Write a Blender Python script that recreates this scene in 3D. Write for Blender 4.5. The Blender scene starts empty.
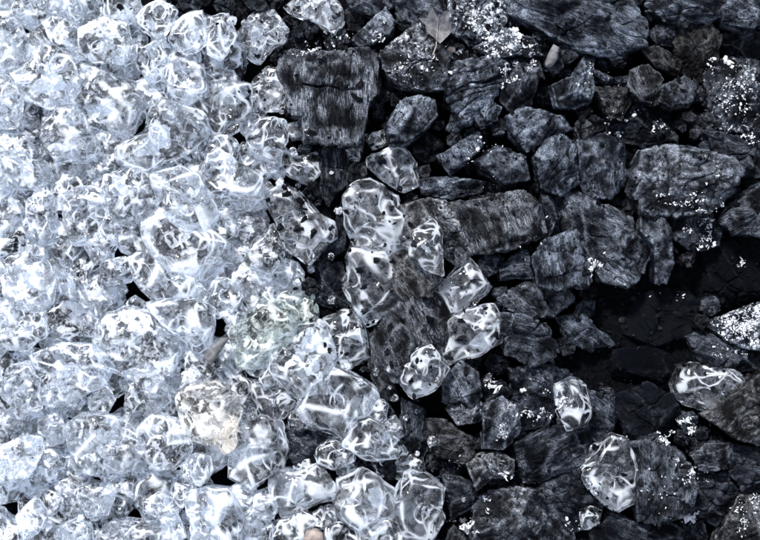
import bpy, math, random
import numpy as np
from mathutils import Vector, Matrix

# ------------------------------------------------------------------ basics
C = bpy.context.scene.collection
CAMD, REF = 1500.0, 40.0             # camera height and plane on which 1 photo pixel = 1 mm
S = 0.001

def world(px, py, z=REF):
    k = (CAMD - z) / (CAMD - REF)
    return (px - 380.0) * k, (270.0 - py) * k

def sheet(name, verts, faces, mat, parent=None, smooth=True):
    me = bpy.data.meshes.new(name)
    v = np.asarray(verts, dtype=np.float32); f = np.asarray(faces, dtype=np.int32)
    n = f.shape[1]
    me.vertices.add(len(v)); me.vertices.foreach_set('co', v.ravel())
    me.loops.add(f.size); me.loops.foreach_set('vertex_index', f.ravel())
    me.polygons.add(len(f))
    me.polygons.foreach_set('loop_start', np.arange(0, f.size, n, dtype=np.int32))
    me.polygons.foreach_set('loop_total', np.full(len(f), n, dtype=np.int32))
    me.polygons.foreach_set('use_smooth', np.full(len(f), smooth))
    me.update(calc_edges=True)
    me.materials.append(mat)
    o = bpy.data.objects.new(name, me); C.objects.link(o)
    if parent: o.parent = parent
    return o

_ico = {}
def ico(sub):
    if sub in _ico: return _ico[sub]
    t = (1 + 5 ** .5) / 2
    v = np.array([(-1,t,0),(1,t,0),(-1,-t,0),(1,-t,0),(0,-1,t),(0,1,t),(0,-1,-t),(0,1,-t),(t,0,-1),(t,0,1),(-t,0,-1),(-t,0,1)], float)
    f = np.array([(0,11,5),(0,5,1),(0,1,7),(0,7,10),(0,10,11),(1,5,9),(5,11,4),(11,10,2),(10,7,6),(7,1,8),
                  (3,9,4),(3,4,2),(3,2,6),(3,6,8),(3,8,9),(4,9,5),(2,4,11),(6,2,10),(8,6,7),(9,8,1)])
    v /= np.linalg.norm(v, axis=1)[:, None]
    for _ in range(sub):
        e = np.concatenate([f[:, [0, 1]], f[:, [1, 2]], f[:, [2, 0]]]); e.sort(axis=1)
        key = e[:, 0].astype(np.int64) * (len(v) + 1) + e[:, 1]
        u, first, inv = np.unique(key, return_index=True, return_inverse=True)
        mid = v[e[first, 0]] + v[e[first, 1]]; mid /= np.linalg.norm(mid, axis=1)[:, None]
        base = len(v); v = np.concatenate([v, mid]); n = len(f)
        a, b, c = inv[:n] + base, inv[n:2*n] + base, inv[2*n:] + base
        f = np.concatenate([np.stack([f[:, 0], a, c], 1), np.stack([f[:, 1], b, a], 1), np.stack([f[:, 2], c, b], 1), np.stack([a, b, c], 1)])
    _ico[sub] = (v, f)
    return v, f

def _hash(ix, iy, iz, seed):
    h = (ix * 374761393 + iy * 668265263 + iz * 1442695041 + seed * 974711) & 0xffffffff
    h = ((h ^ (h >> 13)) * 1274126177) & 0xffffffff
    h = ((h ^ (h >> 16)) * 2246822519) & 0xffffffff
    return ((h ^ (h >> 15)) & 0xffff) / 32767.5 - 1.0

def noise(p, seed=0):
    """smooth value noise, about -1..1"""
    i = np.floor(p).astype(np.int64); f = p - i
    f = f * f * f * (f * (f * 6 - 15) + 10)
    x, y, z = i[:, 0], i[:, 1], i[:, 2]; fx, fy, fz = f[:, 0], f[:, 1], f[:, 2]
    r = 0
    for dx in (0, 1):
        wx = fx if dx else 1 - fx
        for dy in (0, 1):
            wy = fy if dy else 1 - fy
            for dz in (0, 1):
                wz = fz if dz else 1 - fz
                r = r + wx * wy * wz * _hash(x + dx, y + dy, z + dz, seed)
    return r

def fbm(p, seed=0, octv=3, gain=.5):
    a, r, t = 1.0, 0, 0
    for k in range(octv):
        r = r + a * noise(p * (2.03 ** k) + 17.3 * k, seed + k * 31); t += a; a *= gain
    return r / t

def pts(s):
    return [tuple(float(q) for q in p.split(',')) for p in s.split()]

def centroid(P):
    A = cx = cy = 0
    for i in range(len(P)):
        x0, y0 = P[i - 1]; x1, y1 = P[i]; c = x0 * y1 - x1 * y0
        A += c; cx += (x0 + x1) * c; cy += (y0 + y1) * c
    return cx / (3 * A), cy / (3 * A), abs(A / 2)

def radial(P, cx, cy, n=720, soft=2):
    """distance from the centre to the outline, per direction"""
    th = np.linspace(-math.pi, math.pi, n, endpoint=False); R = np.zeros(n)
    dx, dy = np.cos(th), np.sin(th)
    for i in range(len(P)):
        ax, ay = P[i - 1][0] - cx, P[i - 1][1] - cy; ex, ey = P[i][0] - cx - ax, P[i][1] - cy - ay
        den = dx * ey - dy * ex; den = np.where(abs(den) < 1e-9, 1e-9, den)
        t = (ax * ey - ay * ex) / den; u = (ax * dy - ay * dx) / den
        ok = (t > 0) & (u >= -1e-6) & (u <= 1 + 1e-6)
        R = np.where(ok, np.maximum(R, t), R)
    R[R == 0] = np.median(R[R > 0])
    for _ in range(soft * 3): R = (np.roll(R, 1) + 2 * R + np.roll(R, -1)) / 4
    return R

def inside(P, x, y):
    c = False
    for i in range(len(P)):
        (x0, y0), (x1, y1) = P[i - 1], P[i]
        if (y0 > y) != (y1 > y) and x < (x1 - x0) * (y - y0) / (y1 - y0) + x0: c = not c
    return c

def tag(o, label=None, cat=None, group=None, kind=None):
    if label: o['label'] = label
    if cat: o['category'] = cat
    if group: o['group'] = group
    if kind: o['kind'] = kind

# height of what has been laid so far, 2 mm cells, so later pieces can rest on it
HW, HH = 480, 380
hmap = np.zeros((HH, HW))
def hidx(x, y):
    return (np.clip(((y + 380) / 2).astype(int), 0, HH - 1), np.clip(((x + 480) / 2).astype(int), 0, HW - 1))
def hput(W):
    m = W[:, 2] > 4
    i, j = hidx(W[m, 0], W[m, 1]); np.maximum.at(hmap, (i, j), W[m, 2])
def hget(x, y, r=4, q=70):
    j0, i0 = int((x + 480) / 2), int((y + 380) / 2); k = max(1, int(r / 2))
    w = hmap[max(0, i0 - k):i0 + k + 1, max(0, j0 - k):j0 + k + 1]
    return float(np.percentile(w, q)) if w.size else 0.0

# ------------------------------------------------------------------ node helper
class NT:
    def __init__(s, name):
        s.m = bpy.data.materials.new(name); s.m.use_nodes = True
        s.t = s.m.node_tree; s.t.nodes.clear(); s.out = s.n('ShaderNodeOutputMaterial')
    def n(s, typ, **kw):
        nd = s.t.nodes.new(typ)
        for k, v in kw.items():
            if k in nd.inputs: s.put(nd.inputs[k], v)
            else: setattr(nd, k, v)
        return nd
    def put(s, sock, v):
        if isinstance(v, bpy.types.NodeSocket): s.t.links.new(v, sock)
        else: sock.default_value = v
    def math(s, op, a, b=0.0, c=None, clamp=False):
        nd = s.t.nodes.new('ShaderNodeMath'); nd.operation = op; nd.use_clamp = clamp
        s.put(nd.inputs[0], a); s.put(nd.inputs[1], b)
        if c is not None: s.put(nd.inputs[2], c)
        return nd.outputs[0]
    def vmath(s, op, a, b):
        nd = s.t.nodes.new('ShaderNodeVectorMath'); nd.operation = op
        s.put(nd.inputs[0], a); s.put(nd.inputs[1], b); return nd.outputs[0]
    def noise(s, vec, scale, detail=4, rough=.55, dist=0):
        nd = s.n('ShaderNodeTexNoise'); s.put(nd.inputs['Vector'], vec)
        nd.inputs['Scale'].default_value = scale; nd.inputs['Detail'].default_value = detail
        nd.inputs['Roughness'].default_value = rough; nd.inputs['Distortion'].default_value = dist
        return nd.outputs['Fac']
    def ramp(s, fac, a, b, lo=0.0, hi=1.0, smooth=True):
        nd = s.t.nodes.new('ShaderNodeMapRange'); nd.interpolation_type = 'SMOOTHSTEP' if smooth else 'LINEAR'
        s.put(nd.inputs[0], fac); s.put(nd.inputs[1], a); s.put(nd.inputs[2], b); s.put(nd.inputs[3], lo); s.put(nd.inputs[4], hi)
        return nd.outputs[0]
    def mixc(s, fac, a, b):
        nd = s.t.nodes.new('ShaderNodeMix'); nd.data_type = 'RGBA'
        s.put(nd.inputs[0], fac); s.put(nd.inputs[6], a); s.put(nd.inputs[7], b); return nd.outputs[2]
    def mixs(s, fac, a, b):
        nd = s.t.nodes.new('ShaderNodeMixShader'); s.put(nd.inputs[0], fac)
        s.t.links.new(a, nd.inputs[1]); s.t.links.new(b, nd.inputs[2]); return nd.outputs[0]
    def end(s, sh): s.t.links.new(sh, s.out.inputs['Surface']); return s.m

def local(t, scale):
    tc = t.n('ShaderNodeTexCoord'); oi = t.n('ShaderNodeObjectInfo')
    off = t.n('ShaderNodeCombineXYZ', X=t.math('MULTIPLY', oi.outputs['Random'], 7.0), Y=t.math('MULTIPLY', oi.outputs['Random'], 13.0), Z=t.math('MULTIPLY', oi.outputs['Random'], 5.0))
    v = t.vmath('MULTIPLY', tc.outputs['Object'], scale)
    return t.vmath('ADD', v, off.outputs[0]), tc.outputs['Object'], oi

def mat_coal():
    # object colour: R = brown tint, G = ash, B = how grey the char is, with shade painted in for some lumps
    t = NT('charcoal')
    vg, raw, oi = local(t, (95, 900, 900))
    vi, _, _ = local(t, (260, 260, 260))
    sep = t.n('ShaderNodeSeparateColor'); t.put(sep.inputs[0], oi.outputs['Color'])
    brown, ash, grey = sep.outputs
    fib = t.noise(vg, 1.0, 6, .65, .3)
    vg2, _, _ = local(t, (14, 150, 150))
    fib2 = t.noise(vg2, 1.0, 4, .6, .6)
    patch = t.noise(vi, .16, 4, .55, .3)
    fine = t.noise(vi, 3.2, 5, .75)
    iso = t.noise(vi, 1.1, 5, .7, .4); gw = oi.outputs['Alpha']
    fib = t.math('ADD', t.math('MULTIPLY', fib, gw), t.math('MULTIPLY', iso, t.math('SUBTRACT', 1.0, gw)))
    k = t.math('MULTIPLY', t.ramp(fib, .36, .72, .08, 1.0), t.ramp(fib2, .36, .62, .35, 1.0))
    k = t.math('MULTIPLY', k, t.ramp(patch, .36, .64, .10, 1.1))
    k = t.math('MULTIPLY', k, t.ramp(fine, .3, .7, .45, 1.25))
    k = t.math('MULTIPLY', t.math('POWER', k, 1.5), t.math('MULTIPLY', t.math('POWER', grey, 1.9), 1.9), clamp=True)
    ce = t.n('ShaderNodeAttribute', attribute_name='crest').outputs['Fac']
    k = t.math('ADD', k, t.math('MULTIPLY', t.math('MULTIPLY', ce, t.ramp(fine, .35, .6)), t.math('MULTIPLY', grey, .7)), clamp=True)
    dark = t.mixc(brown, (.0016, .002, .0036, 1), (.0035, .003, .0026, 1))
    lite = t.mixc(brown, (.205, .25, .33, 1), (.25, .245, .24, 1))
    col = t.mixc(k, dark, lite)
    an = t.noise(vi, .9, 6, .72); an2 = t.noise(vi, .16, 2, .5)
    thr = t.math('SUBTRACT', .79, t.math('MULTIPLY', ash, .36))
    am = t.math('ADD', an, t.math('MULTIPLY', t.math('SUBTRACT', an2, .5), .35))
    am = t.ramp(am, thr, t.math('ADD', thr, .11))
    geo = t.n('ShaderNodeNewGeometry'); sg = t.n('ShaderNodeSeparateXYZ'); t.put(sg.inputs[0], geo.outputs['Normal'])
    am = t.math('MULTIPLY', am, t.ramp(sg.outputs[2], .1, .5))
    col = t.mixc(am, col, (.50, .54, .60, 1))
    hgt = t.math('ADD', t.math('MULTIPLY', fib, .9), t.math('MULTIPLY', fine, .5))
    hgt = t.math('ADD', hgt, t.math('MULTIPLY', an, .35))
    b = t.n('ShaderNodeBump'); b.inputs['Distance'].default_value = .003; t.put(b.inputs['Strength'], t.math('ADD', .5, t.math('MULTIPLY', gw, .4))); t.put(b.inputs['Height'], hgt)
    p = t.n('ShaderNodeBsdfPrincipled'); t.put(p.inputs['Base Color'], col); t.put(p.inputs['Normal'], b.outputs[0])
    t.put(p.inputs['Roughness'], t.math('ADD', t.ramp(fine, .3, .7, .15, .45), t.math('MULTIPLY', am, .4)))
    t.put(p.inputs['Specular IOR Level'], t.math('ADD', .03, t.math('MULTIPLY', k, 1.5)))
    return t.end(p.outputs[0])

def mat_ice(name, tint=(1, 1, 1, 1), warm=None):
    # object colour: R = how frosted / milky, G = surface ripple, B unused
    t = NT(name)
    vi, raw, oi = local(t, (100, 100, 100))
    sep = t.n('ShaderNodeSeparateColor'); t.put(sep.inputs[0], oi.outputs['Color'])
    frost, rip, _ = sep.outputs
    n1 = t.noise(vi, .33, 1, .5, 1.4); n2 = t.noise(vi, 1.7, 1, .5, 1.0); n3 = t.noise(vi, 4.5, 0, .5)
    # crackled lines inside the ice
    w = t.n('ShaderNodeTexVoronoi', feature='DISTANCE_TO_EDGE'); 
    dv = t.n('ShaderNodeTexNoise'); t.put(dv.inputs['Vector'], vi); dv.inputs['Scale'].default_value = .8
    t.put(w.inputs['Vector'], t.vmath('ADD', vi, t.vmath('MULTIPLY', dv.outputs['Color'], (1.6, 1.6, 1.6)))); w.inputs['Scale'].default_value = .75
    line = t.ramp(w.outputs['Distance'], 0.0, .05, 1.0, 0.0)
    swirl = t.math('SINE', t.math('ADD', t.math('MULTIPLY', n1, 17.0), t.math('MULTIPLY', n2, 5.0)))
    h = t.math('ADD', t.math('MULTIPLY', n1, 2.4), t.math('MULTIPLY', n2, 1.0))
    h = t.math('ADD', h, t.math('MULTIPLY', swirl, .10))
    h = t.math('ADD', h, t.math('MULTIPLY', n3, .05)); h = t.math('SUBTRACT', h, t.math('MULTIPLY', line, .10))
    b = t.n('ShaderNodeBump'); b.inputs['Distance'].default_value = .0034; t.put(b.inputs['Strength'], rip); t.put(b.inputs['Height'], h)
    g = t.n('ShaderNodeBsdfGlass'); g.inputs['IOR'].default_value = 1.45; g.inputs['Color'].default_value = tint
    g.inputs['Roughness'].default_value = .0; t.put(g.inputs['Normal'], b.outputs[0])
    white = (.88, .93, 1.0, 1) if warm is None else warm
    b2 = t.n('ShaderNodeBump'); b2.inputs['Distance'].default_value = .002; b2.inputs['Strength'].default_value = .5; t.put(b2.inputs['Height'], n1)
    d = t.n('ShaderNodeBsdfPrincipled'); d.inputs['Base Color'].default_value = white; t.put(d.inputs['Normal'], b2.outputs[0])
    d.inputs['Roughness'].default_value = .12; d.inputs['Specular IOR Level'].default_value = .5
    tr = t.n('ShaderNodeBsdfTranslucent'); tr.inputs['Color'].default_value = white; t.put(tr.inputs['Normal'], b2.outputs[0])
    milk = t.mixs(.5, d.outputs[0], tr.outputs[0])
    n4 = t.noise(vi, .30, 2, .5, .8)
    f = t.math('MULTIPLY', t.ramp(swirl, .15, .7, .05, .8), t.ramp(n4, .40, .58, .15, 1.1))
    f = t.math('ADD', f, t.ramp(n2, .54, .62, 0.0, .35))
    f = t.math('ADD', f, t.math('MULTIPLY', line, .25))
    f = t.math('MULTIPLY', f, frost)
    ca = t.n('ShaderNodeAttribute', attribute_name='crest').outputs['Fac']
    f = t.math('ADD', f, t.math('MULTIPLY', t.ramp(ca, .1, .8), t.math('ADD', .62, t.math('MULTIPLY', frost, .3))), clamp=True)  # white painted along ridges and scoop rims to imitate bright refracted edges
    return t.end(t.mixs(f, g.outputs[0], milk))

def mat_plain(name, a, b, scale=200, rough=.8, bump=.0008):
    t = NT(name); v, raw, oi = local(t, (1, 1, 1)); n = t.noise(v, scale, 6, .7)
    col = t.mixc(t.ramp(n, .3, .7), a, b)
    bp = t.n('ShaderNodeBump'); bp.inputs['Distance'].default_value = bump; t.put(bp.inputs['Height'], n)
    p = t.n('ShaderNodeBsdfPrincipled'); t.put(p.inputs['Base Color'], col); p.inputs['Roughness'].default_value = rough; p.inputs['Specular IOR Level'].default_value = .5 if rough < .95 else .02; t.put(p.inputs['Normal'], bp.outputs[0])
    return t.end(p.outputs[0])

M_COAL = mat_coal()
M_ICE = mat_ice('ice')
M_GREEN = mat_ice('ice_green', (.985, 1, .985, 1), (.88, .95, .92, 1))
M_WARM = mat_ice('ice_warm', (1, .99, .97, 1), (.95, .95, .93, 1))
M_ORANGE = mat_ice('ice_orange', (1, .98, .95, 1), (.97, .92, .87, 1))
M_BED = mat_plain('charcoal_dust', (.0008, .0009, .0012, 1), (.004, .0045, .006, 1), 260, 1.0, .002)
M_ASH = mat_plain('ash', (.20, .21, .23, 1), (.68, .70, .74, 1), 500, .9)
M_LEAF = mat_plain('dry_leaf', (.03, .03, .033, 1), (.13, .13, .14, 1), 160, .7, .0005)
M_PEB = mat_plain('pebble', (.10, .08, .07, 1), (.24, .20, .175, 1), 150, .6, .0005)

# ------------------------------------------------------------------ shape generator
def softmax_radius(d, R, H, q, planes, p, crest=False):
    th = np.arctan2(d[:, 1], d[:, 0]); dh = np.hypot(d[:, 0], d[:, 1]); n = len(R)
    x = (th + math.pi) / (2 * math.pi) * n; i = np.floor(x).astype(int) % n; f = x - np.floor(x)
    r = R[i] * (1 - f) + R[(i + 1) % n] * f
    t = ((dh / r) ** q + (abs(d[:, 2]) / H) ** q) ** (1 / q)
    acc = t ** p; m1 = t.copy(); m2 = np.zeros_like(t)
    for nrm, h in planes:
        g = np.maximum(d @ nrm, 0) / h; acc = acc + g ** p
        m2 = np.maximum(m2, np.minimum(m1, g)); m1 = np.maximum(m1, g)
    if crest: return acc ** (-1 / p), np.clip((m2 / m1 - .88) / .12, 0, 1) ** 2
    return acc ** (-1 / p)

def cut_planes(rng, n, R, H, lo, hi, tmin=.35, tmax=1.25):
    out = []; mean = float(np.mean(R))
    for _ in range(n):
        a = rng.uniform(tmin, tmax); b = rng.uniform(-math.pi, math.pi)
        nrm = np.array([math.sin(a) * math.cos(b), math.sin(a) * math.sin(b), math.cos(a)])
        rr = R[int((b + math.pi) / (2 * math.pi) * len(R)) % len(R)]
        out.append((nrm, rng.uniform(lo, hi) * (rr * math.sin(a) + H * math.cos(a))))
    return out

def coal(name, poly, top, ang, kind, seed, brown=.2, ash=.2, grey=.8, cracks=None, z0=0.0, sub=None, tilt=None):
    """one lump: traced outline, own thickness, grain along its local X axis"""
    rng = random.Random(seed); cx, cy, A = centroid(poly); size = math.sqrt(A); top += rng.uniform(-9, 9)
    H = max((top - z0) / 2, 6); zc = z0 + H
    wx, wy = world(cx, cy, zc); k = (CAMD - zc) / (CAMD - REF)
    a = math.radians(-ang); ca, sa = math.cos(-a), math.sin(-a)
    def loc(px, py):
        x, y = (px - cx) * k, -(py - cy) * k
        return (x * ca - y * sa, x * sa + y * ca)
    L = [loc(*p) for p in poly]; R = radial(L, 0, 0, soft=0) * 1.10
    sub = sub or (6 if size > 42 else 5)
    d, f = ico(sub)
    pl = cut_planes(rng, 5 if kind == 'smooth' else 8, R, H, .62, .92, .2, .85)
    if tilt is None: tilt = (rng.uniform(-.42, .42), rng.uniform(-.42, .42))
    tn = np.array([tilt[0], tilt[1], 1.0]); tn /= np.linalg.norm(tn)
    pl.append((tn, H * .86))
    q, p = (4.0, 28) if kind == 'smooth' else (7.0, 60)
    r, edge_ = softmax_radius(d, R, H, q, pl, p, True)
    P = d * r[:, None]
    so = seed * 3.7
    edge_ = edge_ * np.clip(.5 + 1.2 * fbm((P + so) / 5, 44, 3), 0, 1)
    nd = d * np.array([1, 1, 1.5]); nd /= np.linalg.norm(nd, axis=1)[:, None]
    Q = P + so
    # lumps, chips and grain
    warp = np.stack([noise(Q / (size * .35), 5), noise(Q / (size * .35), 6), noise(Q / (size * .35), 7)], 1) * size * .10
    disp = fbm(Q / (size * .22), 1, 3) * size * .032
    zup = fbm(Q / (size * .34), 31, 2) * size * .09 * np.clip(P[:, 2] / H, 0, 1)
    disp += fbm(Q / 7.0, 2, 3, .6) * .8
    G = (P + warp * .6 + so) * np.array([.055, .42, .42])
    gr = fbm(G, 3, 3, .6)
    amp = {'grain': 1.5, 'block': 1.0, 'smooth': .45, 'rough': .7, 'ring': .7}[kind]
    disp += -np.abs(gr) * 2.0 * amp
    G2 = (P + warp + so) * np.array([.022, .12, .12])
    st = noise(G2, 9); disp += np.tanh(st * 5) * amp * 1.0       # broken-off terraces along the grain
    if kind in ('block', 'grain', 'rough', 'ring') and seed != 100:
        n = {'block': 26, 'grain': 7, 'rough': 12, 'ring': 8}[kind]
        W = (P + warp * .9) * np.array([1.0, 1.35, .6] if kind != 'grain' else [1, .35, .3])
        sc = float(np.max(R)); nr = np.random.RandomState(seed)
        s = nr.uniform(-1, 1, (n, 3)) * np.array([sc, sc * 1.1, H])
        f1 = np.full(len(P), 1e9); f2 = f1.copy(); idx = np.zeros(len(P), int)
        for m in range(n):
            dd = np.linalg.norm(W - s[m], axis=1)
            nw = dd < f1; f2 = np.where(nw, f1, np.minimum(f2, dd)); idx = np.where(nw, m, idx); f1 = np.minimum(f1, dd)
        wd = 1.1 if kind != 'block' else 1.6
        disp -= np.exp(-((f2 - f1) / wd) ** 2) * (7.5 if kind == 'block' else 4.0) * (.5 + .5 * noise(Q / 14, 12))
        disp += (nr.uniform(-1, 1, n) * (2.4 if kind == 'block' else 1.2))[idx] * np.clip((f2 - f1) / 2.5, 0, 1)
    if kind in ('smooth', 'ring', 'rough'):
        c0 = np.array([math.cos(seed), math.sin(seed), .4 * math.cos(seed * 3)]) * size * 1.1
        ly = np.linalg.norm(P + warp * 1.8 - c0, axis=1) / (size * .17); fr = ly - np.floor(ly)
        disp -= (fr ** 2.2) * size * .045 * (1 if kind != 'rough' else .5)
    if kind in ('ring', 'smooth'):
        c = np.array([rng.uniform(-.5, .5) * size * .5, rng.uniform(-.5, .5) * size * .5, 0])
        dr = np.linalg.norm((P + warp * 2.2 - c) * np.array([1, .8, .5]), axis=1)
        disp += np.sin(dr / (1.3 if kind == 'ring' else 2.2)) * (.55 if kind == 'ring' else .4)
    if cracks:
        for (w, dep, line) in cracks:
            ln = [loc(*q_) for q_ in pts(line)]; dm = np.full(len(P), 1e9)
            PX = P[:, 0] + warp[:, 1] * .15; PY = P[:, 1] + warp[:, 0] * .15
            for i in range(1, len(ln)):
                ax, ay = ln[i - 1]; ex, ey = ln[i][0] - ax, ln[i][1] - ay; l2 = ex * ex + ey * ey
                t = np.clip(((PX - ax) * ex + (PY - ay) * ey) / l2, 0, 1)
                dm = np.minimum(dm, np.hypot(PX - ax - t * ex, PY - ay - t * ey))
            disp -= np.exp(-(dm / w) ** 2) * dep * (P[:, 2] > 0)
    P = P + nd * disp[:, None]; P[:, 2] += zup
    P[:, 2] = np.maximum(P[:, 2], -H * 1.02)
    o = sheet(name, P * S, f, M_COAL)
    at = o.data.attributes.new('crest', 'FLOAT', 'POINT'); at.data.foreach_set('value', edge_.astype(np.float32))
    o.location = (wx * S, wy * S, zc * S); o.rotation_euler = (0, 0, a)
    o.color = (brown * .7, ash, grey, {'grain': 1, 'block': .75, 'smooth': .35, 'rough': .2, 'ring': .45}[kind])
    c2, s2 = math.cos(a), math.sin(a)
    hput(np.stack([P[:, 0] * c2 - P[:, 1] * s2 + wx, P[:, 0] * s2 + P[:, 1] * c2 + wy, P[:, 2] + zc], 1))
    return o

def ice(name, poly, zc, seed, frost=.5, ripple=.5, mat=None, H=None, sub=None, hollow=True, scoops=7, sharp=16, grow=1.04):
    rng = random.Random(seed * 7 + 1); nr = np.random.RandomState(seed)
    cx, cy, A = centroid(poly); size = math.sqrt(A)
    H = H or size * rng.uniform(.36, .46)
    wx, wy = world(cx, cy, zc); k = (CAMD - zc) / (CAMD - REF)
    L = [((x - cx) * k, -(y - cy) * k) for x, y in poly]; R = radial(L, 0, 0, soft=1) * grow
    d, f = ico(sub or (5 if size > 24 else 4))
    pl = cut_planes(rng, 8, R, H, .66, .93, .1, 1.0)
    pl += [(n * np.array([1, 1, -1]), h) for n, h in cut_planes(rng, 4, R, H, .7, .95, .1, 1.3)]
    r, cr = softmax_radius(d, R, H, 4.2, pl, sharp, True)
    for j in range(scoops):
        c = nr.normal(size=3); c[2] = abs(c[2]) * .9 + .2 if j % 3 else c[2]; c /= np.linalg.norm(c)
        w = rng.uniform(.30, .75); ang = np.arccos(np.clip(d @ c, -1, 1)) + noise(d * 3 + seed, 4) * .08
        e = rng.choice((2, 4, 6)); r = r * (1 - rng.uniform(.10, .26) * np.exp(-(ang / w) ** e))
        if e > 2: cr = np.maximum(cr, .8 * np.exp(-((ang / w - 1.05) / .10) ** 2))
    P = d * r[:, None]; so = seed * 2.9
    r2 = fbm((P + so) / (size * .33), 1, 2) * size * .045 + fbm((P + so) / 6.5, 3, 2) * .55
    P = P * (1 + (r2 / r)[:, None])
    if frost < .5:                      # white painted round loose pieces' shoulders, standing in for bright refracted rims
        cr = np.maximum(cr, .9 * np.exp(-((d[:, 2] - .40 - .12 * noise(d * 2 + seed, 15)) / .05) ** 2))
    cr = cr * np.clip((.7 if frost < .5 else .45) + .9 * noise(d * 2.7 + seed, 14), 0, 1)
    V, F = [P], [f]; n = len(P)
    if hollow:
        for j in range((rng.choice((2, 3, 4)) if frost > .5 or ripple > .3 else 1) if size > 24 else 1):
            d2, f2 = ico(4)
            c = np.array([rng.uniform(-.27, .27) * size, rng.uniform(-.27, .27) * size, rng.uniform(-.25, .35) * H])
            rr = (1 + .45 * noise(d2 * 1.6 + so + j * 9, 2) + .14 * noise(d2 * 4 + so, 8)); rr = rr * np.minimum(1, .62 / np.maximum(.3, np.abs(d2 @ (nr.normal(size=3) * .6)) + .4))
            B = d2 * rr[:, None] * np.array([size * rng.uniform(.12, .26), size * rng.uniform(.08, .18), H * rng.uniform(.14, .34)])
            a = rng.uniform(0, 3.1); B = np.stack([B[:, 0] * math.cos(a) - B[:, 1] * math.sin(a), B[:, 0] * math.sin(a) + B[:, 1] * math.cos(a), B[:, 2]], 1) + c
            V.append(B); F.append(f2[:, ::-1] + n); n += len(B)
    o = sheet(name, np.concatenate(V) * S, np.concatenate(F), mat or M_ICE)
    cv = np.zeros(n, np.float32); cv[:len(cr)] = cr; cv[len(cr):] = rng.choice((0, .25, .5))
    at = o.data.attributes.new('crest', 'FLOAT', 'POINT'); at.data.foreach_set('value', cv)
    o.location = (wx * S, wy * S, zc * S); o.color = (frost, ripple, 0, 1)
    W = P + np.array([wx, wy, zc]); hput(W)
    return o
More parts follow.
